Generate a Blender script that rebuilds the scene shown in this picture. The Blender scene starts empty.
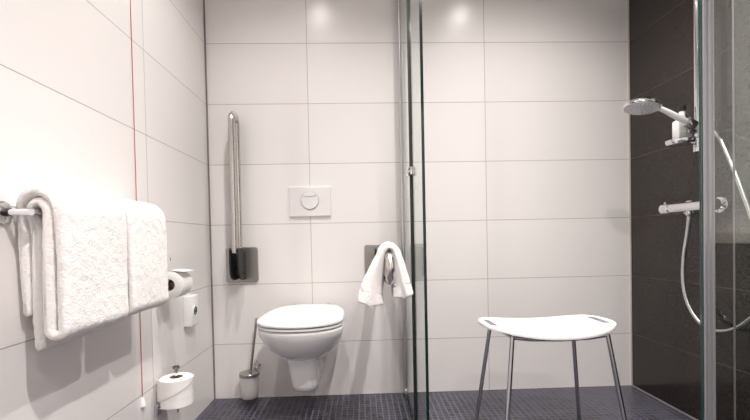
import bpy, bmesh, math, random
from mathutils import Vector, Matrix, noise

C = bpy.context.scene.collection
random.seed(4)
PI = math.pi
D = 2.0767            # back wall
XL, XR = -0.757, 1.39  # side walls
YF = -1.15            # wall behind the camera
H = 2.4               # ceiling

# ------------------------------------------------------------------ materials
def new_mat(name):
    m = bpy.data.materials.new(name); m.use_nodes = True
    nt = m.node_tree; b = nt.nodes['Principled BSDF']
    return m, nt, b

def simple(name, col, rough=.5, metal=0., bump=0., bscale=200., spec=.5, var=0., sss=0.):
    m, nt, b = new_mat(name)
    b.inputs['Base Color'].default_value = (*col, 1)
    b.inputs['Roughness'].default_value = rough
    b.inputs['Metallic'].default_value = metal
    b.inputs['Specular IOR Level'].default_value = spec
    tc = nt.nodes.new('ShaderNodeTexCoord')
    n = nt.nodes.new('ShaderNodeTexNoise'); n.inputs['Scale'].default_value = bscale
    nt.links.new(tc.outputs['Object'], n.inputs['Vector'])
    if var:
        mx = nt.nodes.new('ShaderNodeMix'); mx.data_type = 'RGBA'
        mx.inputs[6].default_value = (*[c * (1 - var) for c in col], 1)
        mx.inputs[7].default_value = (*[min(1, c * (1 + var)) for c in col], 1)
        nt.links.new(n.outputs['Fac'], mx.inputs[0]); nt.links.new(mx.outputs[2], b.inputs['Base Color'])
    if bump:
        bp = nt.nodes.new('ShaderNodeBump'); bp.inputs['Strength'].default_value = bump
        bp.inputs['Distance'].default_value = .002
        nt.links.new(n.outputs['Fac'], bp.inputs['Height']); nt.links.new(bp.outputs[0], b.inputs['Normal'])
    return m

def math_node(nt, op, a, b=None, c=None):
    n = nt.nodes.new('ShaderNodeMath'); n.operation = op
    for i, v in enumerate((a, b, c)):
        if v is None: continue
        if isinstance(v, (int, float)): n.inputs[i].default_value = v
        else: nt.links.new(v, n.inputs[i])
    return n.outputs[0]

def line_mask(nt, coord, off, period, width):
    t = math_node(nt, 'SUBTRACT', coord, off)
    t = math_node(nt, 'PINGPONG', t, period / 2)           # 0 at joints
    return math_node(nt, 'LESS_THAN', t, width / 2)

def cell_id(nt, coord, off, period):
    t = math_node(nt, 'SUBTRACT', coord, off)
    return math_node(nt, 'FLOOR', math_node(nt, 'DIVIDE', t, period))

def tile_mat(name, axis, off_u, per_u, off_v, per_v, width, col, grout, rough, kind='wall', vaxis='Z', tvar=.03, spec=.5):
    """rectangular tiles: joints every per_u along `axis` and every per_v along `vaxis`"""
    m, nt, b = new_mat(name)
    L = nt.links
    tc = nt.nodes.new('ShaderNodeTexCoord')
    sp = nt.nodes.new('ShaderNodeSeparateXYZ'); L.new(tc.outputs['Object'], sp.inputs[0])
    u, v = sp.outputs[axis], sp.outputs[vaxis]
    mask = math_node(nt, 'MAXIMUM', line_mask(nt, u, off_u, per_u, width), line_mask(nt, v, off_v, per_v, width))
    cid = nt.nodes.new('ShaderNodeCombineXYZ')
    L.new(cell_id(nt, u, off_u, per_u), cid.inputs[0]); L.new(cell_id(nt, v, off_v, per_v), cid.inputs[1])
    wn = nt.nodes.new('ShaderNodeTexWhiteNoise'); L.new(cid.outputs[0], wn.inputs['Vector'])
    lo = nt.nodes.new('ShaderNodeMix'); lo.data_type = 'RGBA'
    lo.inputs[6].default_value = (*[c * (1 - tvar) for c in col], 1)
    lo.inputs[7].default_value = (*[min(1, c * (1 + tvar)) for c in col], 1)
    L.new(wn.outputs['Value'], lo.inputs[0])
    tile = lo.outputs[2]
    nz = nt.nodes.new('ShaderNodeTexNoise'); L.new(tc.outputs['Object'], nz.inputs['Vector'])
    if kind == 'granite':
        nz.inputs['Scale'].default_value = 100; nz.inputs['Detail'].default_value = 6; nz.inputs['Roughness'].default_value = .75
        rp = nt.nodes.new('ShaderNodeValToRGB')
        rp.color_ramp.elements[0].position = .36; rp.color_ramp.elements[0].color = (.25, .235, .225, 1)
        rp.color_ramp.elements[1].position = .68; rp.color_ramp.elements[1].color = (3.2, 2.9, 2.65, 1)
        L.new(nz.outputs['Fac'], rp.inputs[0])
        mu = nt.nodes.new('ShaderNodeMix'); mu.data_type = 'RGBA'; mu.blend_type = 'MULTIPLY'; mu.inputs[0].default_value = 1
        L.new(tile, mu.inputs[6]); L.new(rp.outputs[0], mu.inputs[7]); tile = mu.outputs[2]
    else:
        nz.inputs['Scale'].default_value = 3.
    mx = nt.nodes.new('ShaderNodeMix'); mx.data_type = 'RGBA'
    L.new(mask, mx.inputs[0]); L.new(tile, mx.inputs[6]); mx.inputs[7].default_value = (*grout, 1)
    L.new(mx.outputs[2], b.inputs['Base Color'])
    rr = math_node(nt, 'ADD', math_node(nt, 'MULTIPLY', mask, .5), rough)
    L.new(rr, b.inputs['Roughness'])
    b.inputs['Specular IOR Level'].default_value = spec
    bp = nt.nodes.new('ShaderNodeBump'); bp.invert = True
    bp.inputs['Strength'].default_value = .6; bp.inputs['Distance'].default_value = .001
    L.new(mask, bp.inputs['Height']); L.new(bp.outputs[0], b.inputs['Normal'])
    return m

WHITE = (.79, .765, .752); GROUT = (.43, .395, .375)
M = {}
M['tile_back'] = tile_mat('white back wall tiles', 'X', -.2543, .8955, .2723, .3, .0029, WHITE, GROUT, .22, tvar=.012, spec=.4)
M['tile_left'] = tile_mat('white side wall tiles', 'Y', 1.488, .8955, .2723, .3, .0028, WHITE, GROUT, .22, tvar=.012, spec=.4)
M['tile_dark'] = tile_mat('dark granite shower tiles', 'Y', 1.181, .8955, .2723, .3, .003, (.0135, .0105, .0092), (.075, .066, .060), .15, kind='granite', tvar=.06)
M['mosaic'] = tile_mat('slate blue floor mosaic', 'X', .0, .0266, .0, .0266, .0036, (.024, .0235, .042), (.18, .172, .195), .30, vaxis='Y', tvar=.6)
M['ceiling'] = simple('ceiling paint', (.82, .81, .79), .8, bump=.05)
M['ceramic'] = simple('white glazed ceramic', (.86, .855, .85), .08, bscale=4, var=.005)
M['plastic'] = simple('white plastic', (.85, .845, .84), .25, bscale=6, var=.005)
M['satinplate'] = simple('satin white plate', (.76, .74, .735), .35, bscale=6, var=.005)
M['seatplastic'] = simple('matt white moulded plastic', (.9, .895, .89), .38, bump=.04, bscale=500)
M['grip'] = simple('grey rubber grip', (.17, .17, .18), .6, bump=.1, bscale=600)
M['chrome'] = simple('chrome', (.80, .80, .82), .07, 1, bscale=5, var=.02)
M['darkchrome'] = simple('chrome stool tube', (.55, .55, .57), .12, 1, bscale=5, var=.02)
M['steelbar'] = simple('satin stainless tube', (.62, .595, .57), .26, 1, bump=.03, bscale=300, var=.03)
M['gunmetal'] = simple('dark polished metal', (.16, .15, .15), .25, 1, bscale=20, var=.05)
M['steel'] = simple('brushed stainless steel', (.42, .405, .39), .30, 1, bump=.04, bscale=300, var=.04)
M['alu'] = simple('satin aluminium', (.62, .62, .63), .32, 1, bscale=40, var=.03)
M['pale_alu'] = simple('pale anodised profile', (.27, .27, .285), .30, .3, bscale=40, var=.03)
M['black'] = simple('black plastic', (.014, .014, .015), .45, bscale=10, var=.1)
M['rubber'] = simple('dark rubber', (.03, .03, .03), .7, bump=.1)
M['paper'] = simple('soft tissue paper', (.86, .845, .82), .9, bump=.35, bscale=220)
M['card'] = simple('brown cardboard', (.33, .24, .17), .85, bump=.2)
M['red'] = simple('red cord', (.52, .13, .125), .6, bump=.2, bscale=900)
M['silicone'] = simple('grey silicone joint', (.20, .185, .175), .5, bscale=50, var=.04)
M['whiteprofile'] = simple('pale edge profile', (.52, .48, .445), .4, bscale=50, var=.02)
M['greygrout'] = simple('grey floor joint', (.22, .21, .22), .6, bscale=80, var=.06)
M['spray'] = simple('grey spray face', (.55, .55, .58), .35, bscale=90, var=.1)
M['frost'] = simple('frosted white glass', (.78, .77, .76), .30, bscale=30, var=.03)
M['hose'] = simple('silver shower hose', (.60, .60, .61), .25, 1, bscale=200, var=.03)
M['print'] = simple('grey label print', (.45, .45, .47), .5, bscale=50, var=.04)
M['added_ledge'] = simple('added pale beige ledge', (.78, .72, .65), .4, bscale=30, var=.08)
M['cabinet'] = simple('dark cabinet front', (.03, .026, .024), .4, bscale=30, var=.1)

def towel_mat():
    m, nt, b = new_mat('white terry cloth'); L = nt.links
    tc = nt.nodes.new('ShaderNodeTexCoord')
    n = nt.nodes.new('ShaderNodeTexNoise'); n.inputs['Scale'].default_value = 85; n.inputs['Detail'].default_value = 5; n.inputs['Roughness'].default_value = .7
    v = nt.nodes.new('ShaderNodeTexVoronoi'); v.inputs['Scale'].default_value = 190
    L.new(tc.outputs['Object'], n.inputs['Vector']); L.new(tc.outputs['Object'], v.inputs['Vector'])
    h = math_node(nt, 'ADD', n.outputs['Fac'], math_node(nt, 'MULTIPLY', v.outputs['Distance'], -.6))
    bp = nt.nodes.new('ShaderNodeBump'); bp.inputs['Strength'].default_value = .6; bp.inputs['Distance'].default_value = .0028
    L.new(h, bp.inputs['Height']); L.new(bp.outputs[0], b.inputs['Normal'])
    b.inputs['Base Color'].default_value = (.84, .82, .80, 1); b.inputs['Roughness'].default_value = .95
    b.inputs['Sheen Weight'].default_value = .25; b.inputs['Specular IOR Level'].default_value = .2
    return m
M['terry'] = towel_mat()

def glass_mat():
    m = bpy.data.materials.new('clear shower glass'); m.use_nodes = True
    nt = m.node_tree; L = nt.links; nt.nodes.clear()
    o = nt.nodes.new('ShaderNodeOutputMaterial')
    t = nt.nodes.new('ShaderNodeBsdfTransparent'); t.inputs[0].default_value = (.955, .975, .965, 1)
    g = nt.nodes.new('ShaderNodeBsdfGlossy'); g.inputs['Roughness'].default_value = .01; g.inputs[0].default_value = (.95, .97, .96, 1)
    f = nt.nodes.new('ShaderNodeFresnel'); f.inputs['IOR'].default_value = 1.5
    x = nt.nodes.new('ShaderNodeMixShader')
    # both surfaces of the pane are counted on entry, R = 2r / (1 + r); leaving is plain transmission
    gm = nt.nodes.new('ShaderNodeNewGeometry')
    r = f.outputs[0]
    r = math_node(nt, 'DIVIDE', math_node(nt, 'MULTIPLY', r, 2.), math_node(nt, 'ADD', r, 1.))
    r = math_node(nt, 'MULTIPLY', r, math_node(nt, 'SUBTRACT', 1., gm.outputs['Backfacing']))
    L.new(r, x.inputs[0]); L.new(t.outputs[0], x.inputs[1]); L.new(g.outputs[0], x.inputs[2]); L.new(x.outputs[0], o.inputs[0])
    return m
M['glass'] = glass_mat()
M['glassedge'] = simple('green polished glass edge', (.002, .016, .0135), .12, bscale=20, var=.1)
M['dullseal'] = simple('dull grey strip', (.17, .165, .16), .5, bscale=20, var=.04)
M['tealedge'] = simple('teal glass edge', (.004, .045, .037), .12, bscale=20, var=.1)
M['seal'] = simple('translucent grey seal', (.40, .42, .42), .3, bscale=20, var=.04)

def emit_mat(name, col, s):
    m = bpy.data.materials.new(name); m.use_nodes = True
    nt = m.node_tree; nt.nodes.clear()
    o = nt.nodes.new('ShaderNodeOutputMaterial'); e = nt.nodes.new('ShaderNodeEmission')
    e.inputs[0].default_value = (*col, 1); e.inputs[1].default_value = s
    nt.links.new(e.outputs[0], o.inputs[0]); return m

# ------------------------------------------------------------------ helpers
def obj(name, bm, mat, parent=None, smooth=True, angle=40):
    bmesh.ops.recalc_face_normals(bm, faces=bm.faces[:])
    me = bpy.data.meshes.new(name); bm.to_mesh(me); bm.free()
    for mm in (mat if isinstance(mat, (list, tuple)) else [mat]): me.materials.append(mm)
    if smooth:
        me.shade_smooth()
        try: me.set_sharp_from_angle(angle=math.radians(angle))
        except Exception: pass
    o = bpy.data.objects.new(name, me); C.objects.link(o)
    if parent:
        o.parent = parent
        o.matrix_parent_inverse = Matrix.Translation(-Vector(parent.location))
    return o

def tag(o, label=None, cat=None, group=None, kind=None):
    if label: o['label'] = label
    if cat: o['category'] = cat
    if group: o['group'] = group
    if kind: o['kind'] = kind
    return o

def thing(name, label, cat, loc, group=None):
    o = bpy.data.objects.new(name, None); C.objects.link(o); o.location = loc
    o.empty_display_size = .05
    return tag(o, label, cat, group)

def struct(name, bm, mat, smooth=False):
    o = obj(name, bm, mat, None, smooth); o['kind'] = 'structure'; return o

def box(bm, c0, c1, bev=0., seg=2, mat_index=0):
    x0, y0, z0 = [min(a, b) for a, b in zip(c0, c1)]; x1, y1, z1 = [max(a, b) for a, b in zip(c0, c1)]
    vs = [bm.verts.new(p) for p in ((x0, y0, z0), (x1, y0, z0), (x1, y1, z0), (x0, y1, z0), (x0, y0, z1), (x1, y0, z1), (x1, y1, z1), (x0, y1, z1))]
    fs = [bm.faces.new([vs[i] for i in q]) for q in ((3, 2, 1, 0), (4, 5, 6, 7), (0, 1, 5, 4), (1, 2, 6, 5), (2, 3, 7, 6), (3, 0, 4, 7))]
    if bev:
        es = list({e for f in fs for e in f.edges})
        bmesh.ops.bevel(bm, geom=es, offset=bev, segments=seg, affect='EDGES', profile=.5)
    return fs

def boxm(c0, c1, bev=0., seg=2):
    bm = bmesh.new(); box(bm, c0, c1, bev, seg); return bm

def catmull(pts, n=8, closed=False):
    P = [Vector(p) for p in pts]; out = []
    for i in range(len(P) - 1):
        p0 = P[max(i - 1, 0)]; p1 = P[i]; p2 = P[i + 1]; p3 = P[min(i + 2, len(P) - 1)]
        for k in range(n):
            t = k / n
            out.append(.5 * ((2 * p1) + (p2 - p0) * t + (2 * p0 - 5 * p1 + 4 * p2 - p3) * t * t + (3 * p1 - p0 - 3 * p2 + p3) * t ** 3))
    out.append(P[-1]); return out

def tube(bm, path, r, segs=16, cap=True):
    P = [Vector(p) for p in path]; n = len(P)
    rr = r if callable(r) else (lambda i: r)
    T = [(P[min(i + 1, n - 1)] - P[max(i - 1, 0)]).normalized() for i in range(n)]
    up = Vector((0, 0, 1)) if abs(T[0].z) < .9 else Vector((1, 0, 0))
    N = (up - T[0] * up.dot(T[0])).normalized(); rings = []
    for i in range(n):
        N = (N - T[i] * N.dot(T[i])).normalized(); B = T[i].cross(N)
        rings.append([bm.verts.new(P[i] + rr(i) * (math.cos(a) * N + math.sin(a) * B)) for a in [2 * PI * k / segs for k in range(segs)]])
    for a, b in zip(rings, rings[1:]):
        for k in range(segs): bm.faces.new((a[k], a[(k + 1) % segs], b[(k + 1) % segs], b[k]))
    if cap:
        bm.faces.new(rings[0][::-1]); bm.faces.new(rings[-1])

def tubem(path, r, segs=16, cap=True):
    bm = bmesh.new(); tube(bm, path, r, segs, cap); return bm

def lathe(bm, prof, origin, axis=(0, 0, 1), segs=40):
    """prof: (radius, height) list along axis"""
    A = Vector(axis).normalized(); up = Vector((0, 0, 1)) if abs(A.z) < .9 else Vector((1, 0, 0))
    N = (up - A * up.dot(A)).normalized(); B = A.cross(N); O = Vector(origin); rings = []
    for r, h in prof:
        if r <= 1e-6: rings.append([bm.verts.new(O + A * h)])
        else: rings.append([bm.verts.new(O + A * h + r * (math.cos(2 * PI * k / segs) * N + math.sin(2 * PI * k / segs) * B)) for k in range(segs)])
    for a, b in zip(rings, rings[1:]):
        for k in range(segs):
            k2 = (k + 1) % segs
            if len(a) == 1 and len(b) == 1: continue
            if len(a) == 1: bm.faces.new((a[0], b[k2], b[k]))
            elif len(b) == 1: bm.faces.new((a[k], a[k2], b[0]))
            else: bm.faces.new((a[k], a[k2], b[k2], b[k]))
    for rg in (rings[0], rings[-1]):
        if len(rg) > 2: bm.faces.new(rg)

def lathem(prof, origin, axis=(0, 0, 1), segs=40):
    bm = bmesh.new(); lathe(bm, prof, origin, axis, segs); return bm

def loft(bm, rings, cap0=True, cap1=True):
    R = [[bm.verts.new(p) for p in r] for r in rings]; n = len(R[0])
    for a, b in zip(R, R[1:]):
        for k in range(n): bm.faces.new((a[k], a[(k + 1) % n], b[(k + 1) % n], b[k]))
    if cap0: bm.faces.new(R[0][::-1])
    if cap1: bm.faces.new(R[-1])

def round_rect(w, h, r, n=6):
    pts = []
    for cx, cy, a0 in ((w / 2 - r, h / 2 - r, 0), (-w / 2 + r, h / 2 - r, 90), (-w / 2 + r, -h / 2 + r, 180), (w / 2 - r, -h / 2 + r, 270)):
        for k in range(n + 1):
            a = math.radians(a0 + 90 * k / n); pts.append((cx + r * math.cos(a), cy + r * math.sin(a)))
    return pts

def plate_back(cx, cz, w, h, r, y0, depth, edge=.002):
    """rounded plate on the back wall, face towards -Y, starting at y0 (wall)"""
    bm = bmesh.new(); rings = []
    for dy, s in ((0, 0), (depth - edge, 0), (depth - edge * .3, edge * .3), (depth, edge)):
        rings.append([(cx + x, y0 - dy, cz + z) for x, z in round_rect(w - 2 * s, h - 2 * s, max(r - s, .001))])
    loft(bm, rings); return bm

# ------------------------------------------------------------------ the room
struct('floor', boxm((XL - .1, YF - .1, -.1), (XR + .1, D + .1, 0)), M['mosaic'])
struct('ceiling', boxm((XL - .1, YF - .1, H), (XR + .1, D + .1, H + .1)), M['ceiling'])
struct('wall_back', boxm((XL - .1, D, 0), (XR + .1, D + .1, H)), M['tile_back'])
struct('wall_left', boxm((XL - .1, YF, 0), (XL, D, H)), M['tile_left'])
struct('wall_right', boxm((XR, 1.181, 0), (XR + .1, D, H)), M['tile_dark'])
struct('wall_right_entry', boxm((XR, YF, .787), (XR + .1, 1.181, H)), M['tile_left'])
struct('wall_right_added_dado', boxm((XR, YF, 0), (XR + .1, 1.181, .745)), M['tile_dark'])  # unseen dark lower wall, added to darken the reflection in the right glass
struct('trim_added_ledge', boxm((XR - .05, YF, .745), (XR + .1, 1.10, .787), .003), M['added_ledge'])  # unseen ledge, added so the right glass reflects a pale line
struct('wall_front', boxm((XL - .1, YF - .1, 0), (XR + .1, YF, H)), M['tile_back'])
struct('trim_1', boxm((XL, D - .006, 0), (XL + .006, D, H)), M['silicone'])
struct('trim_2', boxm((XR - .006, D - .006, 0), (XR, D, H)), M['whiteprofile'])
struct('trim_3', boxm((XR - .006, 1.181, 0), (XR, D - .01, .004)), M['greygrout'])

# ------------------------------------------------------------------ toilet
TX = -.257
def d_ring(z, w, df, dm, db, nb=3., nf=2.1, n=28):
    pts = []
    for k in range(2 * n):
        a = 2 * PI * k / (2 * n); c, s = math.cos(a), math.sin(a)
        if s >= 0: x = w * math.copysign(abs(c) ** (2 / nf), c); d = dm + (df - dm) * abs(s) ** (2 / nf)
        else: x = w * math.copysign(abs(c) ** (2 / nb), c); d = dm - (dm - db) * abs(s) ** (2 / nb)
        pts.append((TX + x, D - d, z))
    return pts
toilet = thing('toilet', 'white wall-hung toilet with closed lid below the flush plate', 'toilet', (TX, D, .13))
bm = bmesh.new()
secs = [(.2750, .040, .275, .20, .06), (.2765, .074, .325, .22, .03), (.286, .100, .372, .24, .008), (.304, .124, .415, .265, .001), (.331, .145, .455, .295, .001),
        (.369, .162, .490, .335, .001), (.400, .171, .512, .365, .001), (.424, .1745, .522, .380, .001), (.433, .1735, .522, .382, .001), (.4355, .170, .518, .382, .003)]
loft(bm, [d_ring(z, w, df, dm, db, 4.) for z, w, df, dm, db in secs])
obj('bowl', bm, M['ceramic'], toilet, angle=60)
bm = bmesh.new()
tr = []
for z, hw, d0, d1 in ((.1400, .040, .07, .315), (.1415, .048, .06, .330), (.148, .053, .055, .340), (.169, .056, .05, .347), (.215, .0605, .04, .358), (.265, .066, .02, .368), (.298, .074, .004, .380)):
    tr.append([(TX + x, D - (d0 + d1) / 2 + y, z) for x, y in round_rect(2 * hw, d1 - d0, min(hw, .045) * .95, 7)])
loft(bm, tr); obj('outlet_housing', bm, M['ceramic'], toilet, angle=60)
bm = bmesh.new()
ring = [(.4412, -.012), (.4414, -.004), (.4428, 0), (.4490, 0), (.4505, -.004), (.4507, -.012)]
loft(bm, [d_ring(z, .1735 + e, .529 + e, .385, .05 - e, 3.2) for z, e in ring]); obj('seat', bm, M['plastic'], toilet, angle=50)
bm = bmesh.new()
lid = [(.4556, -.012), (.4558, -.003), (.4572, .002), (.463, .003), (.4690, .001), (.4725, -.006), (.4745, -.02), (.4757, -.05), (.4762, -.10)]
loft(bm, [d_ring(z, .1735 + e, .531 + e, .385, .048 - min(e, .0) * .6, 3.2) for z, e in lid]); obj('lid', bm, M['plastic'], toilet, angle=60)
for s in (-1, 1):
    obj('hinge', lathem([(0, 0), (.011, 0), (.012, .002), (.012, .032), (.010, .0355), (0, .036)], (TX + s * .085, D - .030, .4358), segs=20), M['chrome'], toilet)

# flush plate with two-part round button
fp = thing('flush_plate', 'white rectangular flush plate with a round button on the back wall', 'flush plate', (-.255, D, .982))
obj('plate', plate_back(-.255, .982, .207, .149, .006, D, .011, .003), M['satinplate'], fp, angle=20)
def moon(lo, hi, R, y, depth, cx, cz):
    """part of a disc between two curves z=lo(x), z=hi(x)"""
    bm = bmesh.new(); n = 40; front, back = [], []
    xs = [-R * .999 + 2 * R * .999 * k / n for k in range(n + 1)]
    xs = [x for x in xs if hi(x) - lo(x) > .0004]
    loop = [(x, hi(x)) for x in xs] + [(x, lo(x)) for x in reversed(xs)]
    loft(bm, [[(cx + x, y, cz + z) for x, z in loop], [(cx + x, y - depth, cz + z) for x, z in loop],
              [(cx + x * .97, y - depth - .0012, cz + (z - .002) * .97 + .002) for x, z in loop]])
    return bm
R_ = .044
circ = lambda x: math.sqrt(max(R_ * R_ - x * x, 0))
cut = lambda x: .017 + .35 * x * x / R_ * 1.0
obj('full_flush_button', moon(lambda x: -circ(x), lambda x: min(circ(x), cut(x) - .0008), R_, D - .0105, .005, -.255, .988), M['satinplate'], fp)
obj('half_flush_button', moon(lambda x: max(cut(x) + .0008, -circ(x)), circ, R_, D - .0105, .0072, -.255, .988), M['satinplate'], fp)
obj('button_ring', lathem([(.0442, 0), (.0442, .0030), (.0462, .0030), (.0462, 0)], (-.255, D - .0108, .988), (0, -1, 0), 48), M['seal'], fp)

# ------------------------------------------------------------------ folding grab bars
def grab_bar(cx, folded, label):
    t = thing('grab_bar', label, 'grab bar', (cx, D, .672), 'folding grab bars either side of the toilet')
    obj('wall_plate', plate_back(cx, .672, .158, .176, .014, D, .010, .002), M['steel'], t, angle=20)
    ps = Vector((cx - .004, D - .070, .700))      # pivot
    half, r, Ln = .040, .0150, (.70 if folded else .705)
    bx = ps.x
    if folded:   # tubes run up
        y0 = ps.y
        path = [(bx, y0 - half, .735), (bx, y0 - half, .70 + Ln - half - .02)]
        path += [(bx, y0 - half * math.cos(a), .70 + Ln - half + half * math.sin(a)) for a in [PI * k / 14 for k in range(15)]]
        path += [(bx, y0 + half, .70 + Ln - half - .02), (bx, y0 + half, .735)]
    else:        # tubes run out to the camera
        zc = .692; yy = D - .055; ye = yy - Ln - .03
        path = [(bx, yy, zc + half), (bx, ye + half + .02, zc + half)]
        path += [(bx, ye + half - half * math.sin(a), zc + half * math.cos(a)) for a in [PI * k / 14 for k in range(15)]]
        path += [(bx, ye + half + .02, zc - half), (bx, yy, zc - half)]
    obj('bar', tubem(path, r, 18), M['steelbar'], t)
    # black hinge block around the pivot, with two cheeks and an axle
    bm = bmesh.new()
    if folded:
        prof = [(-.006, .60), (-.060, .600), (-.098, .612), (-.116, .640), (-.120, .690), (-.119, .745), (-.106, .757), (-.060, .757), (-.026, .745), (-.010, .710), (-.006, .70)]
    else:
        prof = [(-.006, .60), (-.035, .60), (-.052, .625), (-.054, .69), (-.052, .735), (-.03, .742), (-.006, .742)]
    for sx in (-1, 1):
        x0 = bx + sx * .0165; x1 = bx + sx * .0235
        loft(bm, [[(x0, D + a - .004, z) for a, z in prof], [(x1, D + a - .004, z) for a, z in prof]])
    lathe(bm, [(0, 0), (.008, 0), (.008, .056), (0, .056)], (bx - .028, D - .045, .635), (1, 0, 0), 16)
    box(bm, (bx - .0165, D - .012, .605), (bx + .0165, D - .030, .655), .002)
    tag(obj('hinge', bm, M['black'], t), 'black plastic hinge')
    return t
grab_bar(-.600, True, 'steel grab bar folded up against the wall left of the toilet')
grab_bar(.092, False, 'steel grab bar folded down right of the toilet, carrying a hand towel')

# ------------------------------------------------------------------ towels
def drape(path, thick, y0, y1, ny=30, amp=.0016, wav=.004, seed=0., edge=.010, skew=None, hem=None):
    """thick cloth following path in (x, z), extruded in y, rounded edges, terry surface"""
    P = [Vector((p[0], 0, p[1])) for p in path]; n = len(P)
    s = [0.]
    for a, b in zip(P, P[1:]): s.append(s[-1] + (b - a).length)
    Nn = []
    for i in range(n):
        t = (P[min(i + 1, n - 1)] - P[max(i - 1, 0)]).normalized(); Nn.append(Vector((-t.z, 0, t.x)))
    bm = bmesh.new(); rings = []
    for j in range(ny + 1):
        # denser near the two side edges
        q = j / ny
        yy = y0 + (y1 - y0) * q
        e = min(yy - y0, y1 - yy)
        k = 1. if e >= edge else math.sqrt(max(1 - (1 - e / edge) ** 2, .12))
        left, right = [], []
        for i in range(n):
            th = thick(s[i] / s[-1]) * .5 * k
            endd = min(s[i], s[-1] - s[i])
            if endd < .008: th *= math.sqrt(max(1 - (1 - endd / .008) ** 2, .1))
            if hem and abs(endd - hem) < .004: th *= .86
            y = yy + (skew(s[i] / s[-1], q) if skew else 0)
            w = wav * noise.noise(Vector((P[i].x * 5 + seed, y * 9, P[i].z * 5)))
            c = P[i] + Nn[i] * w
            for side, sg in ((left, 1), (right, -1)):
                p = c + Nn[i] * sg * th; p.y = y
                dn = amp * (noise.noise(p * 62 + Vector((seed, 0, 0))) + .6 * noise.noise(p * 150))
                side.append(p + Nn[i] * sg * dn)
        rings.append(left + right[::-1])
    loft(bm, rings); return bm

def arc(cx, cz, r, a0, a1, n=14):
    return [(cx + r * math.cos(math.radians(a0 + (a1 - a0) * k / n)), cz + r * math.sin(math.radians(a0 + (a1 - a0) * k / n))) for k in range(n + 1)]
def seg(a, b, step=.007):
    n = max(2, int(math.dist(a, b) / step)); return [(a[0] + (b[0] - a[0]) * k / n, a[1] + (b[1] - a[1]) * k / n) for k in range(1, n)]

RX, RZ = -.690, .858   # towel rail axis
def folded_towel(name, label, y0, y1, zin, zout, zb, seed, fat=1., back=.0):
    t1, t2 = .0210, .0465
    a = (RX - t1, RZ); b = (RX + t1, RZ)
    xi = RX + t1 + .001; ur = .0140 * fat; xo = xi + 2 * ur
    path = [(RX - t1, zin)] + seg((RX - t1, zin), a) + arc(RX, RZ, t1, 180, 0, 12) + seg(b, (xi, zb + ur))
    path += arc(xi + ur, zb + ur, ur, 180, 360, 12) + seg((xo, zb + ur), (RX + t2, RZ)) + arc(RX, RZ, t2, 0, 180, 18)
    path += seg((RX - t2, RZ), (RX - t2 - .001, zout)) + [(RX - t2 - .001, zout)]
    bm = drape(path, lambda s: .0235, y0, y1, ny=44, seed=seed, edge=.012, amp=.0017,
               skew=lambda s, q: .003 * math.sin(s * 17 + seed) + back * (1 - q) * (1 if s > .83 else (s - .76) / .07 if s > .76 else 1 if s < .20 else (.27 - s) / .07 if s < .27 else 0), wav=.0035, hem=.03)
    o = obj(name, bm, M['terry'], angle=70)
    return tag(o, label, 'towel', 'white bath towels on the left rail')
folded_towel('bath_towel', 'thick white folded bath towel nearest the rosette on the left wall rail', .888, 1.130, .556, .632, .594, 3., back=.027)
folded_towel('bath_towel', 'second white folded bath towel, hanging at the far end of the rail', 1.144, 1.352, .600, .640, .600, 9., fat=1.12)

rail = thing('towel_rail', 'chrome towel rail on the left wall carrying two white bath towels', 'towel rail', (XL, 1.13, RZ))
bm = bmesh.new()
tube(bm, [(RX, .882, RZ), (RX, 1.40, RZ)], .0076, 18)
obj('bar', bm, M['chrome'], rail)
for y in (.889, 1.392):
    obj('rosette', lathem([(0, 0), (.0225, 0), (.0240, .002), (.0240, .006), (.021, .009), (.010, .010), (0, .010)], (XL, y, RZ), (1, 0, 0), 32), M['chrome'], rail)
    tag(obj('collar', lathem([(0, .0095), (.0085, .0095), (.0085, .019), (0, .019)], (XL, y, RZ), (1, 0, 0), 24), M['black'], rail), 'dark collar of the post')
    obj('post', lathem([(0, .0185), (.0072, .0185), (.0072, RX - XL + .004), (0, RX - XL + .007)], (XL, y, RZ), (1, 0, 0), 24), M['chrome'], rail)

# hand towel over the folded-down bar
bx = .104; bz = .692 + .043
cl = catmull([(.024, 0, .572), (.031, 0, .62), (.046, 0, .675), (.060, 0, .722), (.069, 0, .750), (.088, 0, .764), (.108, 0, .750), (.117, 0, .715), (.126, 0, .66), (.132, 0, .62), (.135, 0, .594)], 12)
def th_hand(s):
    if s < .5: return .027 + .062 * max(0, (0.42 - s) / .42) ** .9
    return .027 + .044 * max(0, (s - .58) / .42) ** .9
ht = drape([(p.x, p.z) for p in cl], th_hand, 1.315, 1.445, ny=26, seed=21., edge=.022, wav=.004, hem=.040, amp=.0012,
           skew=lambda s, q: .006 * math.sin(s * 9))
hand = tag(obj('hand_towel', ht, M['terry'], angle=70), 'small white hand towel draped over the right grab bar', 'towel')

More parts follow.
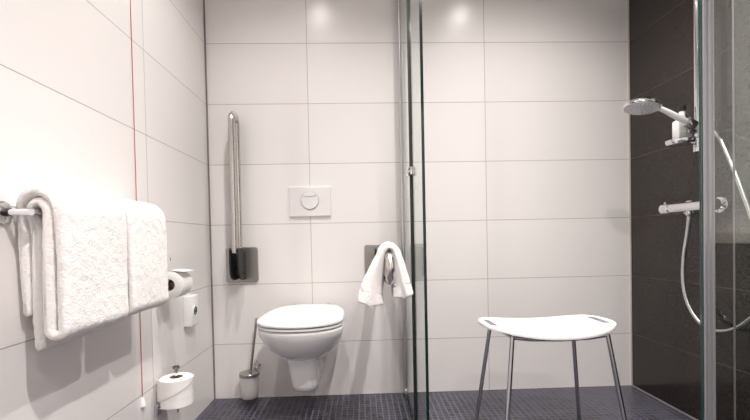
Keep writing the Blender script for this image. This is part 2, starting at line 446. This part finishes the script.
# ------------------------------------------------------------------ toilet brush
bxc, byc = -.556, 1.992
br = thing('toilet_brush', 'toilet brush in a frosted white wall holder left of the toilet', 'toilet brush', (bxc, byc, .034))
obj('cup', lathem([(0, .034), (.036, .034), (.039, .037), (.041, .06), (.043, .10), (.0445, .138), (0, .138)], (bxc, byc, 0)), M['frost'], br)
obj('rim', lathem([(0, .1385), (.046, .1385), (.0475, .140), (.0475, .1535), (.046, .155), (.016, .156), (0, .156)], (bxc, byc, 0)), M['steel'], br)
obj('handle', tubem([(bxc + .006, byc, .157), (bxc + .014, byc, .22), (bxc + .040, byc - .005, .40), (bxc + .043, byc - .005, .417)], .0062, 14), M['steel'], br)
bm = bmesh.new()
lathe(bm, [(0, 0), (.011, 0), (.011, .005), (.006, .006), (.006, .036), (0, .036)], (bxc + .022, D, .168), (0, -1, 0), 24)
box(bm, (bxc + .016, D - .030, .172), (bxc + .028, D - .052, .157), .002)
lathe(bm, [(0, 0), (.0045, 0), (.0045, .024), (0, .026)], (bxc + .022, D - .030, .172), (0, 0, 1), 16)
obj('wall_bracket', bm, M['chrome'], br)

# ------------------------------------------------------------------ toilet paper
def roll_paper(o, ax, r, L, rin, name='paper', parent=None):
    bm = bmesh.new()
    prof = [(rin, 0), (r - .003, 0), (r - .0006, .002)]
    prof += [(r + .0006 * math.sin(k * 2.1), .002 + (L - .004) * k / 10) for k in range(11)]
    prof += [(r - .003, L), (rin, L), (rin, 0)]
    lathe(bm, prof[:-1], o, ax, 48)
    # remove the two caps lathe() adds and close the bore instead
    for f in [f for f in bm.faces if len(f.verts) > 4]: bm.faces.remove(f)
    return obj(name, bm, M['paper'], parent)

# roll lying along the wall, on a bent arm
r1o = Vector((-.704, 1.512, .634))
h1 = thing('toilet_roll_holder', 'chrome arm holder carrying the upper toilet roll behind the towels', 'toilet roll holder', (XL, 1.62, .69), 'toilet roll holders')
bm = bmesh.new()
tube(bm, catmull([(-.704, 1.490, .650), (-.704, 1.508, .6465), (-.704, 1.59, .6465), (-.706, 1.609, .6465), (-.714, 1.616, .6465), (-.728, 1.617, .6465), (-.750, 1.617, .6465)], 6), .0055, 12)
obj('arm', bm, M['chrome'], h1)
obj('wall_rosette', lathem([(0, 0), (.020, 0), (.020, .006), (.012, .010), (0, .011)], (XL, 1.617, .6465), (1, 0, 0), 24), M['chrome'], h1)
obj('end_stop', lathem([(0, 0), (.009, 0), (.010, .002), (.010, .006), (0, .007)], (-.704, 1.494, .652), (0, -1, 0), 16), M['chrome'], h1)
obj('pin', lathem([(0, 0), (.011, 0), (.011, .004), (.0055, .006), (.0055, .018), (.0075, .019), (.0075, .026), (0, .027)], (XL, 1.585, .726), (1, 0, 0), 16), M['chrome'], h1)
tr1 = thing('toilet_roll', 'white toilet roll lying sideways with its loose sheet on top, behind the towels', 'toilet roll', tuple(r1o), 'toilet rolls on the left wall')
roll_paper(r1o, (0, 1, 0), .0505, .088, .0215, parent=tr1)
bm = bmesh.new(); lathe(bm, [(.0200, 0.001), (.0213, 0.001), (.0213, .087), (.0200, .087)], r1o, (0, 1, 0), 32)
for f in [f for f in bm.faces if len(f.verts) > 4]: bm.faces.remove(f)
tag(obj('cardboard_core', bm, M['card'], tr1), 'brown cardboard core')
bm = bmesh.new()   # loose sheet lying over the top and sticking out
cs = [(-.743, .668), (-.726, .6805), (-.704, .6862), (-.688, .6855), (-.668, .6830), (-.652, .6815), (-.640, .6825)]
cs = catmull([(x, 0, z) for x, z in cs], 5)
loft(bm, [[(p.x, y, p.z) for p in cs] + [(p.x, y, p.z + .0014) for p in reversed(cs)] for y in (r1o.y + .002, r1o.y + .086)])
obj('loose_sheet', bm, M['paper'], tr1)

# roll standing upright on a spare holder
r2o = Vector((-.688, 1.515, .198)); R2, L2 = .0555, .100
h2 = thing('toilet_roll_holder', 'chrome upright spindle holder carrying the lower spare toilet roll near the floor', 'toilet roll holder', (XL, 1.515, .17), 'toilet roll holders')
bm = bmesh.new()
tube(bm, [(XL + .008, 1.515, .182), (r2o.x, 1.515, .182)], .006, 12)
tube(bm, [(r2o.x, 1.515, .168), (r2o.x, 1.515, r2o.z + L2 + .020)], .0055, 12)
obj('spindle', bm, M['chrome'], h2)
obj('base_disc', lathem([(.006, 0), (.030, 0), (.032, .002), (.030, .004), (.006, .004)], (r2o.x, 1.515, .1925), segs=28), M['chrome'], h2)
obj('finial', lathem([(0, 0), (.006, 0), (.007, .008), (.012, .015), (.0125, .019), (.009, .022), (0, .023)], (r2o.x, 1.515, r2o.z + L2 + .018), segs=24), M['gunmetal'], h2)
obj('wall_plate', boxm((XL, 1.497, .162), (XL + .008, 1.533, .205), .003), M['chrome'], h2)
tr2 = thing('toilet_roll', 'white spare toilet roll standing upright near the floor', 'toilet roll', tuple(r2o), 'toilet rolls on the left wall')
roll_paper(r2o, (0, 0, 1), R2, L2, .022, parent=tr2)
bm = bmesh.new(); lathe(bm, [(.0205, .001), (.0218, .001), (.0218, L2 - .001), (.0205, L2 - .001)], r2o, (0, 0, 1), 32)
for f in [f for f in bm.faces if len(f.verts) > 4]: bm.faces.remove(f)
tag(obj('cardboard_core', bm, M['card'], tr2), 'brown cardboard core')
bm = bmesh.new()   # diagonal loose sheet wrapped round the front
n = 26; top, bot = [], []
for k in range(n + 1):
    u = k / n; a = math.radians(192 + 190 * u); rr = R2 + .0016 + .022 * max(0, .22 - u)
    hi = L2 - .001; lo = (L2 - .004) * u + .012 * (1 - u)
    top.append((r2o.x + rr * math.cos(a), 1.515 + rr * math.sin(a), r2o.z + hi)); bot.append((r2o.x + rr * math.cos(a), 1.515 + rr * math.sin(a), r2o.z + lo))
def outw(p, t): 
    v = Vector((p[0] - r2o.x, p[1] - 1.515, 0)).normalized() * t; return (p[0] + v.x, p[1] + v.y, p[2])
rings = [[top[k], bot[k], outw(bot[k], .0022), outw(top[k], .0022)] for k in range(n + 1)]
loft(bm, rings); obj('loose_sheet', bm, M['paper'], tr2)

# ------------------------------------------------------------------ wall socket
sk = thing('wall_socket', 'white surface-mounted socket with one round hole on the left wall', 'socket', (XL, 1.80, .495))
obj('housing', boxm((XL, 1.745, .432), (XL + .034, 1.826, .562), .005, 3), M['plastic'], sk)
obj('recess_ring', lathem([(.0195, 0), (.0195, .003), (.0245, .003), (.0245, 0)], (XL + .0335, 1.786, .494), (1, 0, 0), 32), M['plastic'], sk)
tag(obj('socket_hole', lathem([(0, 0), (.0190, 0), (.0190, .0015), (0, .0015)], (XL + .0335, 1.786, .494), (1, 0, 0), 32), M['black'], sk), 'dark round socket hole')
for dz in (-.0095, .0095):
    obj('contact', lathem([(0, 0), (.003, 0), (.003, .001), (0, .001)], (XL + .0352, 1.786, .494 + dz), (1, 0, 0), 12), M['chrome'], sk)

# ------------------------------------------------------------------ emergency cord
cd = thing('emergency_pull_cord', 'thin red emergency pull cord hanging down the left wall', 'pull cord', (-.7548, 1.409, H))
obj('ceiling_switch', lathem([(0, 0), (.012, 0), (.012, .03), (.006, .034), (0, .034)], (-.7548, 1.409, H), (0, 0, -1), 20), M['plastic'], cd)
obj('cord', tubem([(-.7548, 1.409, H - .033), (-.7548, 1.409, .262)], .0012, 8), M['red'], cd)
tag(obj('pull_knob', lathem([(0, 0), (.003, 0), (.005, .006), (.011, .026), (.011, .031), (0, .032)], (-.7548, 1.409, .266), (0, 0, -1), 20), M['plastic'], cd), 'white pull knob')

# ------------------------------------------------------------------ shower stool
SX, SY = .6655, 1.480
st = thing('shower_stool', 'white shower stool with a curved seat and four chrome legs', 'stool', (SX, SY, 0))
A_, B_ = .239, .159
def top_z(x):
    u = x / A_; return .4555 + .028 * abs(u) ** 2.0 - (.006 * max(0, abs(u) - .82) / .18)
def seat_out(s, dz, thick_z):
    pts = []
    for k in range(96):
        a = 2 * PI * k / 96; c, q = math.cos(a), math.sin(a)
        x = s[0] * math.copysign(abs(c) ** (2 / 2.5), c); y = s[1] * math.copysign(abs(q) ** (2 / 2.5), q)
        y *= 1 - .06 * math.cos(PI * x / A_ / 2) ** 2 * 0
        pts.append((SX + x, SY + y, top_z(x) + dz))
    return pts
# seat with two through slots: grid built from rings, slots are cut with a boolean
bm = bmesh.new()
loft(bm, [seat_out((A_ - .010, B_ - .010), -.016, 0), seat_out((A_ - .002, B_ - .002), -.0145, 0), seat_out((A_, B_), -.008, 0), seat_out((A_ - .0025, B_ - .0025), -.002, 0), seat_out((A_ - .010, B_ - .010), 0, 0)], cap0=False, cap1=False)
bm.verts.ensure_lookup_table()
def fill_cap(bm, ring_z, s):
    """fill the curved cap with shrinking rings so that it follows top_z"""
    prev = ring_z; n = len(prev)
    for f in (.9, .8, .7, .6, .5, .4, .3, .2, .1, .04):
        cur = []
        for v in prev_pts0:
            x = (v.x - SX) * f; y = (v.y - SY) * f
            cur.append(bm.verts.new((SX + x, SY + y, top_z(x) + s)))
        for k in range(n): bm.faces.new((prev[k], prev[(k + 1) % n], cur[(k + 1) % n], cur[k]))
        prev = cur
    bm.faces.new(prev)
first = bm.verts[:96]; last = bm.verts[96 * 4:96 * 5]
prev_pts0 = [v.co.copy() for v in last]; fill_cap(bm, last, 0.)
prev_pts0 = [v.co.copy() for v in first]; fill_cap(bm, first, -.016)
seat = obj('seat', bm, M['seatplastic'], st, angle=50)
for s in (-1, 1):
    cb = bmesh.new()
    loft(cb, [[(SX + s * .203 + x + s * -.10 * y * y * 4, SY + y, z) for x, y in round_rect(.030, .128, .0145, 8)] for z in (.40, .55)])
    cut_o = obj('slot_cutter', cb, M['seatplastic'])
    md = seat.modifiers.new('slot', 'BOOLEAN'); md.operation = 'DIFFERENCE'; md.object = cut_o; md.solver = 'EXACT'
    dg = bpy.context.evaluated_depsgraph_get(); dg.update()
    me = bpy.data.meshes.new_from_object(seat.evaluated_get(dg)); seat.modifiers.clear(); old = seat.data; seat.data = me
    me.name = 'seat'
    bpy.data.objects.remove(cut_o)
    # grey moulded rim inside the slot
    bm = bmesh.new()
    def srim(w, h, r, dz): return [(SX + s * .203 + x - s * .4 * y * y, SY + y, top_z(s * .203 + x - s * .4 * y * y) + dz) for x, y in round_rect(w, h, r, 8)]
    loft(bm, [srim(.0298, .1278, .0144, -.0140), srim(.0298, .1278, .0144, -.0030), srim(.0270, .125, .0130, -.0022), srim(.010, .108, .0048, -.0022)])
    tag(obj('grip_pad', bm, M['grip'], st), 'grey inlay of the grip recess')
# under-seat frame and legs
lt = .452
for sx in (-1, 1):
    for sy in (-1, 1):
        T = Vector((SX + sx * .163, SY + sy * .117, lt)); Bt = Vector((SX + sx * .217, SY + sy * .170, .010))
        T2 = T + (Bt - T) * .012
        obj('leg', tubem([T2, Bt], .0078, 16), M['darkchrome'], st)
        obj('foot', lathem([(0, 0), (.011, 0), (.012, .003), (.011, .022), (0, .024)], (Bt.x, Bt.y, 0.0), segs=20), M['rubber'], st)
bm = bmesh.new()
for sy in (-1, 1):
    tube(bm, [(SX - .163, SY + sy * .117, .4435), (SX - .10, SY + sy * .117, .436), (SX, SY + sy * .117, .433), (SX + .10, SY + sy * .117, .436), (SX + .163, SY + sy * .117, .4435)], .0065, 12)
for sx in (-1, 1):
    tube(bm, [(SX + sx * .163, SY - .117, .4435), (SX + sx * .163, SY + .117, .4435)], .0065, 12)
obj('seat_frame', bm, M['darkchrome'], st)

# ------------------------------------------------------------------ shower fittings
hA = Vector((1.345, 1.550, 1.172)); hB = Vector((1.176, 1.554, 1.262))
rl = thing('shower_rail', 'vertical chrome shower rail on the dark wall beside the glass', 'shower rail', (1.335, 1.585, 1.11))
obj('rail_tube', tubem([(1.335, 1.585, 1.118), (1.335, 1.585, 2.02)], .0105, 20), M['chrome'], rl)
for z in (1.128, 2.0):
    bm = bmesh.new(); lathe(bm, [(0, 0), (.0165, 0), (.0165, .036), (.012, .052), (0, .054)], (XR, 1.585, z), (-1, 0, 0), 24)
    lathe(bm, [(0, 0), (.0135, 0), (.0145, .003), (.0145, .030), (.012, .034), (0, .034)], (1.335, 1.585, z - .022), (0, 0, 1), 24)
    obj('wall_mount', bm, M['chrome'], rl)
bm = bmesh.new()
lathe(bm, [(.0112, 0), (.019, 0), (.020, .003), (.020, .055), (.018, .058), (.0112, .058)], (1.335, 1.585, 1.160), (0, 0, 1), 24)
hd_ = (hB - hA).normalized(); hq = hA.lerp(hB, .40) - hd_ * .020
lathe(bm, [(.0130, 0), (.0170, .001), (.0190, .004), (.0200, .034), (.0185, .038), (.0130, .039)], hq, hd_, 24)
box(bm, (1.285, 1.566, 1.176), (1.328, 1.584, 1.200), .003)
lathe(bm, [(0, 0), (.010, 0), (.012, .003), (.012, .014), (0, .016)], (1.335, 1.567, 1.176), (0, -1, 0), 20)
sl = obj('slider', bm, M['darkchrome'], rl)

# hand shower: handle rises away from the rail to a big round head
hs = thing('hand_shower', 'chrome hand shower with a big round head on the rail', 'shower head', (1.30, 1.575, 1.20))
pth = catmull([hA, hA.lerp(hB, .3), hA.lerp(hB, .7), hB, Vector((1.140, 1.556, 1.275))], 6); npt = len(pth)
obj('handle', tubem(pth, lambda i: (.0078 + .0035 * math.sin(PI * min(1, i / npt * 1.15))), 20), M['plastic'], hs)
hn = Vector((-.16, -.06, -1)).normalized(); hc = Vector((1.094, 1.556, 1.296))
obj('head', lathem([(0, 0), (.03, .001), (.050, .004), (.060, .011), (.0640, .018), (.0640, .023), (.061, .026), (0, .030)], hc, hn, 56), M['chrome'], hs)
obj('spray_face', lathem([(0, 0), (.0602, 0), (.0602, .0025), (.0575, .0042), (0, .0042)], hc + hn * .0258, hn, 56), M['spray'], hs)
bm = bmesh.new()
upv = hn.cross(Vector((0, 1, 0))).normalized(); vv = hn.cross(upv)
for rr_, cnt in ((.012, 6), (.026, 12), (.040, 18), (.046, 22), (.0535, 26)):
    for k in range(cnt):
        a = 2 * PI * (k + .3 * rr_ * 100) / cnt
        lathe(bm, [(0, 0), (.0019, 0), (.0015, .0025), (0, .003)], hc + hn * .0298 + upv * rr_ * math.cos(a) + vv * rr_ * math.sin(a), hn, 6)
tag(obj('nozzles', bm, M['plastic'], hs), 'pale rubber nozzles')

# hose
hx = 1.337
hp = catmull([(1.362, 1.538, 1.172), (1.358, 1.518, 1.150), (1.345, 1.482, 1.112), (1.338, 1.430, 1.010), (1.336, 1.372, .860), (1.336, 1.315, .700), (1.336, 1.318, .560), (1.336, 1.385, .470), (1.336, 1.470, .420),
              (1.336, 1.560, .420), (1.336, 1.630, .480), (1.336, 1.662, .570), (1.336, 1.660, .680), (1.332, 1.634, .790), (1.330, 1.625, .838), (1.330, 1.624, .856)], 12)
tag(obj('shower_hose', tubem(hp, lambda i: .0072 + .0005 * (i % 2), 14), M['hose']), 'silver shower hose looping down the dark wall', 'hose')

# thermostat
tm = thing('shower_mixer', 'chrome bar shower mixer on the dark wall below the hand shower', 'shower tap', (XR, 1.615, .892))
def ycyl(y0, y1, r, e=.002): return [(0, 0), (r - e, 0), (r, e), (r, abs(y1 - y0) - e), (r - e, abs(y1 - y0)), (0, abs(y1 - y0))]
obj('body', lathem(ycyl(1.541, 1.715, .0205), (1.330, 1.541, .892), (0, 1, 0), 32), M['chrome'], tm)
for y0, y1 in ((1.4940, 1.5395), (1.7165, 1.7670)):
    nm = 'temperature_knob' if y0 > 1.6 else 'flow_knob'
    kb = obj(nm, lathem(ycyl(y0, y1, .0225, .004), (1.330, y0, .892), (0, 1, 0), 32), M['chrome'], tm)
    yb = (y0 + y1) / 2 + .012 * (1 if y0 > 1.6 else -1)
    b2 = obj('button', lathem([(0, 0), (.005, 0), (.005, .007), (.004, .009), (0, .009)], (1.330, yb, .913), (0, 0, 1), 14), M['chrome'])
    b2.parent = kb
for y in (1.540, 1.690):
    bm = bmesh.new(); lathe(bm, [(0, 0), (.034, 0), (.034, .004), (.030, .010), (.016, .014), (.013, .018), (.013, .046), (0, .046)], (XR, y, .892), (-1, 0, 0), 32)
    obj('rosette', bm, M['chrome'], tm)
obj('outlet_nut', lathem([(0, 0), (.010, 0), (.011, .002), (.011, .018), (.009, .020), (0, .020)], (1.330, 1.624, .857), (0, 0, 1), 20), M['chrome'], tm)

# soap dish on the rail with a bottle
dc = Vector((1.2785, 1.602, 1.137))
sd = thing('soap_dish', 'round chrome soap dish clipped to the shower rail under the hand shower', 'soap dish', tuple(dc))
bm = bmesh.new()
lathe(bm, [(0, 0), (.040, 0), (.047, .004), (.050, .012), (.050, .019), (.0475, .019), (.0455, .010), (.040, .007), (0, .007)], dc, segs=48)
obj('tray', bm, M['chrome'], sd)
bm = bmesh.new(); box(bm, (1.312, 1.592, 1.140), (1.3235, 1.580, 1.156), .002)
obj('clip', bm, M['chrome'], sd)
bt = thing('shampoo_bottle', 'small white bottle with a black cap standing in the soap dish', 'bottle', (dc.x + .004, dc.y, dc.z + .008))
bo = Vector((dc.x + .008, dc.y, dc.z + .0078))
bm = bmesh.new()
rg = []
for z, sx, sy in ((0, .94, .90), (.003, 1, 1), (.080, 1, 1), (.086, .97, .95), (.089, .85, .85), (.096, .40, .55), (.100, .34, .46)):
    rg.append([(bo.x + x * sx, bo.y + y * sy, bo.z + z) for x, y in round_rect(.060, .036, .006, 6)])
loft(bm, rg); obj('body', bm, M['plastic'], bt)
obj('collar', lathem([(0, 0), (.011, 0), (.011, .024), (.0095, .026), (0, .026)], bo + Vector((0, 0, .100)), segs=24), M['plastic'], bt)
tag(obj('cap', lathem([(0, 0), (.0130, 0), (.0130, .018), (.0115, .0195), (0, .0195)], bo + Vector((0, 0, .1263)), segs=24), M['black'], bt), 'black cap')
bm = bmesh.new()
for i, (z, w) in enumerate(((.058, .036), (.050, .042), (.036, .042), (.030, .036), (.024, .040))):
    box(bm, (bo.x - w / 2, bo.y - .0179, bo.z + z), (bo.x + w / 2, bo.y - .0184, bo.z + z + .0016))
tag(obj('label_print', bm, M['print'], bt, smooth=False), 'fine grey print lines')

# ------------------------------------------------------------------ glass doors
def glass_panel(name, axis, c, t, a0, a1, z0, z1, parent, edge='glassedge'):
    """axis 'Y': panel runs along Y at x=c; axis 'X': panel runs along X at y=c"""
    bm = bmesh.new()
    if axis == 'Y': fs = box(bm, (c - t / 2, a0, z0), (c + t / 2, a1, z1))
    else: fs = box(bm, (a0, c - t / 2, z0), (a1, c + t / 2, z1))
    bm.normal_update()
    for f in bm.faces:
        n = f.normal; big = abs(n.x) > .5 if axis == 'Y' else abs(n.y) > .5
        f.material_index = 0 if big else 1
    return obj(name, bm, [M['glass'], M[edge]], parent, smooth=False)

GX = .212
gd = thing('shower_door', 'narrow clear glass shower door seen edge-on from the back wall', 'shower door', (GX, D, 0), 'glass shower doors')
bm = bmesh.new()
box(bm, (GX - .011, D - .028, .004), (GX + .011, D, 2.1), .003)
lathe(bm, [(0, 0), (.010, 0), (.010, 2.090), (0, 2.090)], (GX - .002, D - .030, .006), (0, 0, 1), 20)
obj('wall_profile', bm, M['alu'], gd)
obj('profile_foot', lathem([(0, 0), (.013, 0), (.013, .03), (.011, .034), (0, .034)], (GX - .002, D - .032, .001), segs=20), M['chrome'], gd)
glass_panel('glass_panel', 'Y', GX, .010, 1.668, D - .042, .012, 2.1, gd)
glass_panel('glass_panel', 'Y', GX, .010, 1.372, 1.657, .012, 2.1, gd)
tag(obj('edge_seal', boxm((GX - .0118, 1.6580, .012), (GX + .0060, 1.6672, 2.1), .0015), M['rubber'], gd), 'dark seal between the two panes')
bm = bmesh.new()
for sx in (-1, 1):
    box(bm, (GX + sx * .0052, 1.6685, 1.040), (GX + sx * .013, 1.695, 1.072), .002)
    box(bm, (GX + sx * .0052, 1.622, 1.040), (GX + sx * .013, 1.645, 1.072), .002)
lathe(bm, [(0, 0), (.007, 0), (.007, .032), (0, .032)], (GX - .020, 1.660, 1.040), (0, 0, 1), 16)
box(bm, (GX - .024, 1.640, 1.050), (GX - .0125, 1.690, 1.062), .002)
obj('hinge', bm, M['chrome'], gd)
obj('catch', boxm((GX + .0052, 1.630, .985), (GX + .0130, 1.645, 1.005), .002), M['chrome'], gd)

GY = 1.200
rd = thing('shower_door', 'clear glass shower door with a ribbed grey profile at the right', 'shower door', (1.04, GY, 0), 'glass shower doors')
glass_panel('glass_panel', 'X', GY, .008, 1.0185, XR - .020, .012, 2.1, rd, 'tealedge')
bm = bmesh.new()   # ribbed profile clamped on both faces of the glass
prof = [(1.0225, .0045), (1.0225, .0070), (1.0245, .0092), (1.0290, .0092), (1.0310, .0065), (1.0345, .0065), (1.0365, .0098), (1.0435, .0098), (1.0455, .0068), (1.0490, .0068), (1.0510, .0092), (1.0550, .0092), (1.0570, .0070), (1.0570, .0045)]
for s in (-1, 1):
    loft(bm, [[(x, GY + s * d, z) for x, d in prof] for z in (.012, 2.1)])
tag(obj('ribbed_profile', bm, M['pale_alu'], rd, angle=25), 'ribbed grey aluminium profile')
glass_panel('glass_panel', 'X', GY + .030, .006, 1.152, XR - .020, .012, 2.1, rd)
obj('edge_strip', boxm((1.1490, GY + .0268, .012), (1.1512, GY + .0332, 2.1), .0006), M['dullseal'], rd)
obj('wall_profile', boxm((XR - .019, GY - .012, .004), (XR, GY + .040, 2.1), .003), M['alu'], rd)

# ------------------------------------------------------------------ ceiling lights
LAMP = emit_mat('lamp lens', (1., .93, .86), 14.)
POWER = 70.; SPREAD = 131; BLEND = .9
for i, (x, y, pw) in enumerate(((-.256, 1.267, .64), (.724, 1.267, 1.05), (.40, .20, 1.75), (.40, -.70, 1.1))):  # the last one, behind the camera, is added for ambient fill
    t = thing('ceiling_light', 'round recessed ceiling downlight, rearmost one added for fill', 'ceiling light', (x, y, H), 'ceiling downlights')
    obj('trim_ring', lathem([(.036, 0), (.036, .004), (.045, .004), (.048, .0), (.036, 0)][:4], (x, y, H), (0, 0, -1), 32), M['chrome'], t)
    obj('lens', lathem([(0, 0), (.035, 0), (.035, .002), (0, .002)], (x, y, H), (0, 0, -1), 32), LAMP, t)
    ld = bpy.data.lights.new('downlight', 'SPOT'); ld.spot_size = math.radians(SPREAD); ld.spot_blend = BLEND
    ld.energy = POWER * pw; ld.shadow_soft_size = .032; ld.color = (1., .944, .913)
    lo = bpy.data.objects.new('downlight', ld); C.objects.link(lo); lo.location = (x, y, H - .006)
    lo.parent = t; lo.matrix_parent_inverse = Matrix.Translation(-Vector(t.location))

w = bpy.data.worlds.new('World'); bpy.context.scene.world = w; w.use_nodes = True
w.node_tree.nodes['Background'].inputs[0].default_value = (0, 0, 0, 1)

# ------------------------------------------------------------------ camera
cam = bpy.data.cameras.new('camera'); co = bpy.data.objects.new('camera', cam); C.objects.link(co)
f = 410.
cam.sensor_width = 36; cam.lens = f / 750 * 36; cam.shift_y = 36.8 / 750; cam.clip_start = .02
yaw, pitch, roll = [math.radians(a) for a in (1.85, -1.03, -1.16)]
F = Vector((math.sin(yaw) * math.cos(pitch), math.cos(yaw) * math.cos(pitch), math.sin(pitch)))
Rr = Vector((math.cos(yaw), -math.sin(yaw), 0)); U = Rr.cross(F)
R2v = Rr * math.cos(roll) + U * math.sin(roll); U2 = -Rr * math.sin(roll) + U * math.cos(roll)
m = Matrix((R2v, U2, -F)).transposed().to_4x4(); m.translation = (0, 0, .7854)
co.matrix_world = m
sc = bpy.context.scene; sc.camera = co
sc.view_settings.view_transform = 'Standard'; sc.view_settings.look = 'None'
sc.view_settings.gamma = 1; sc.view_settings.use_curve_mapping = False
sc.view_settings.exposure = 1.05
sc.cycles.use_denoising = True
sc.cycles.max_bounces = 14; sc.cycles.diffuse_bounces = 8; sc.cycles.glossy_bounces = 8; sc.cycles.transparent_max_bounces = 24
sc.cycles.sample_clamp_indirect = 6
sc.cycles.caustics_reflective = False; sc.cycles.caustics_refractive = False
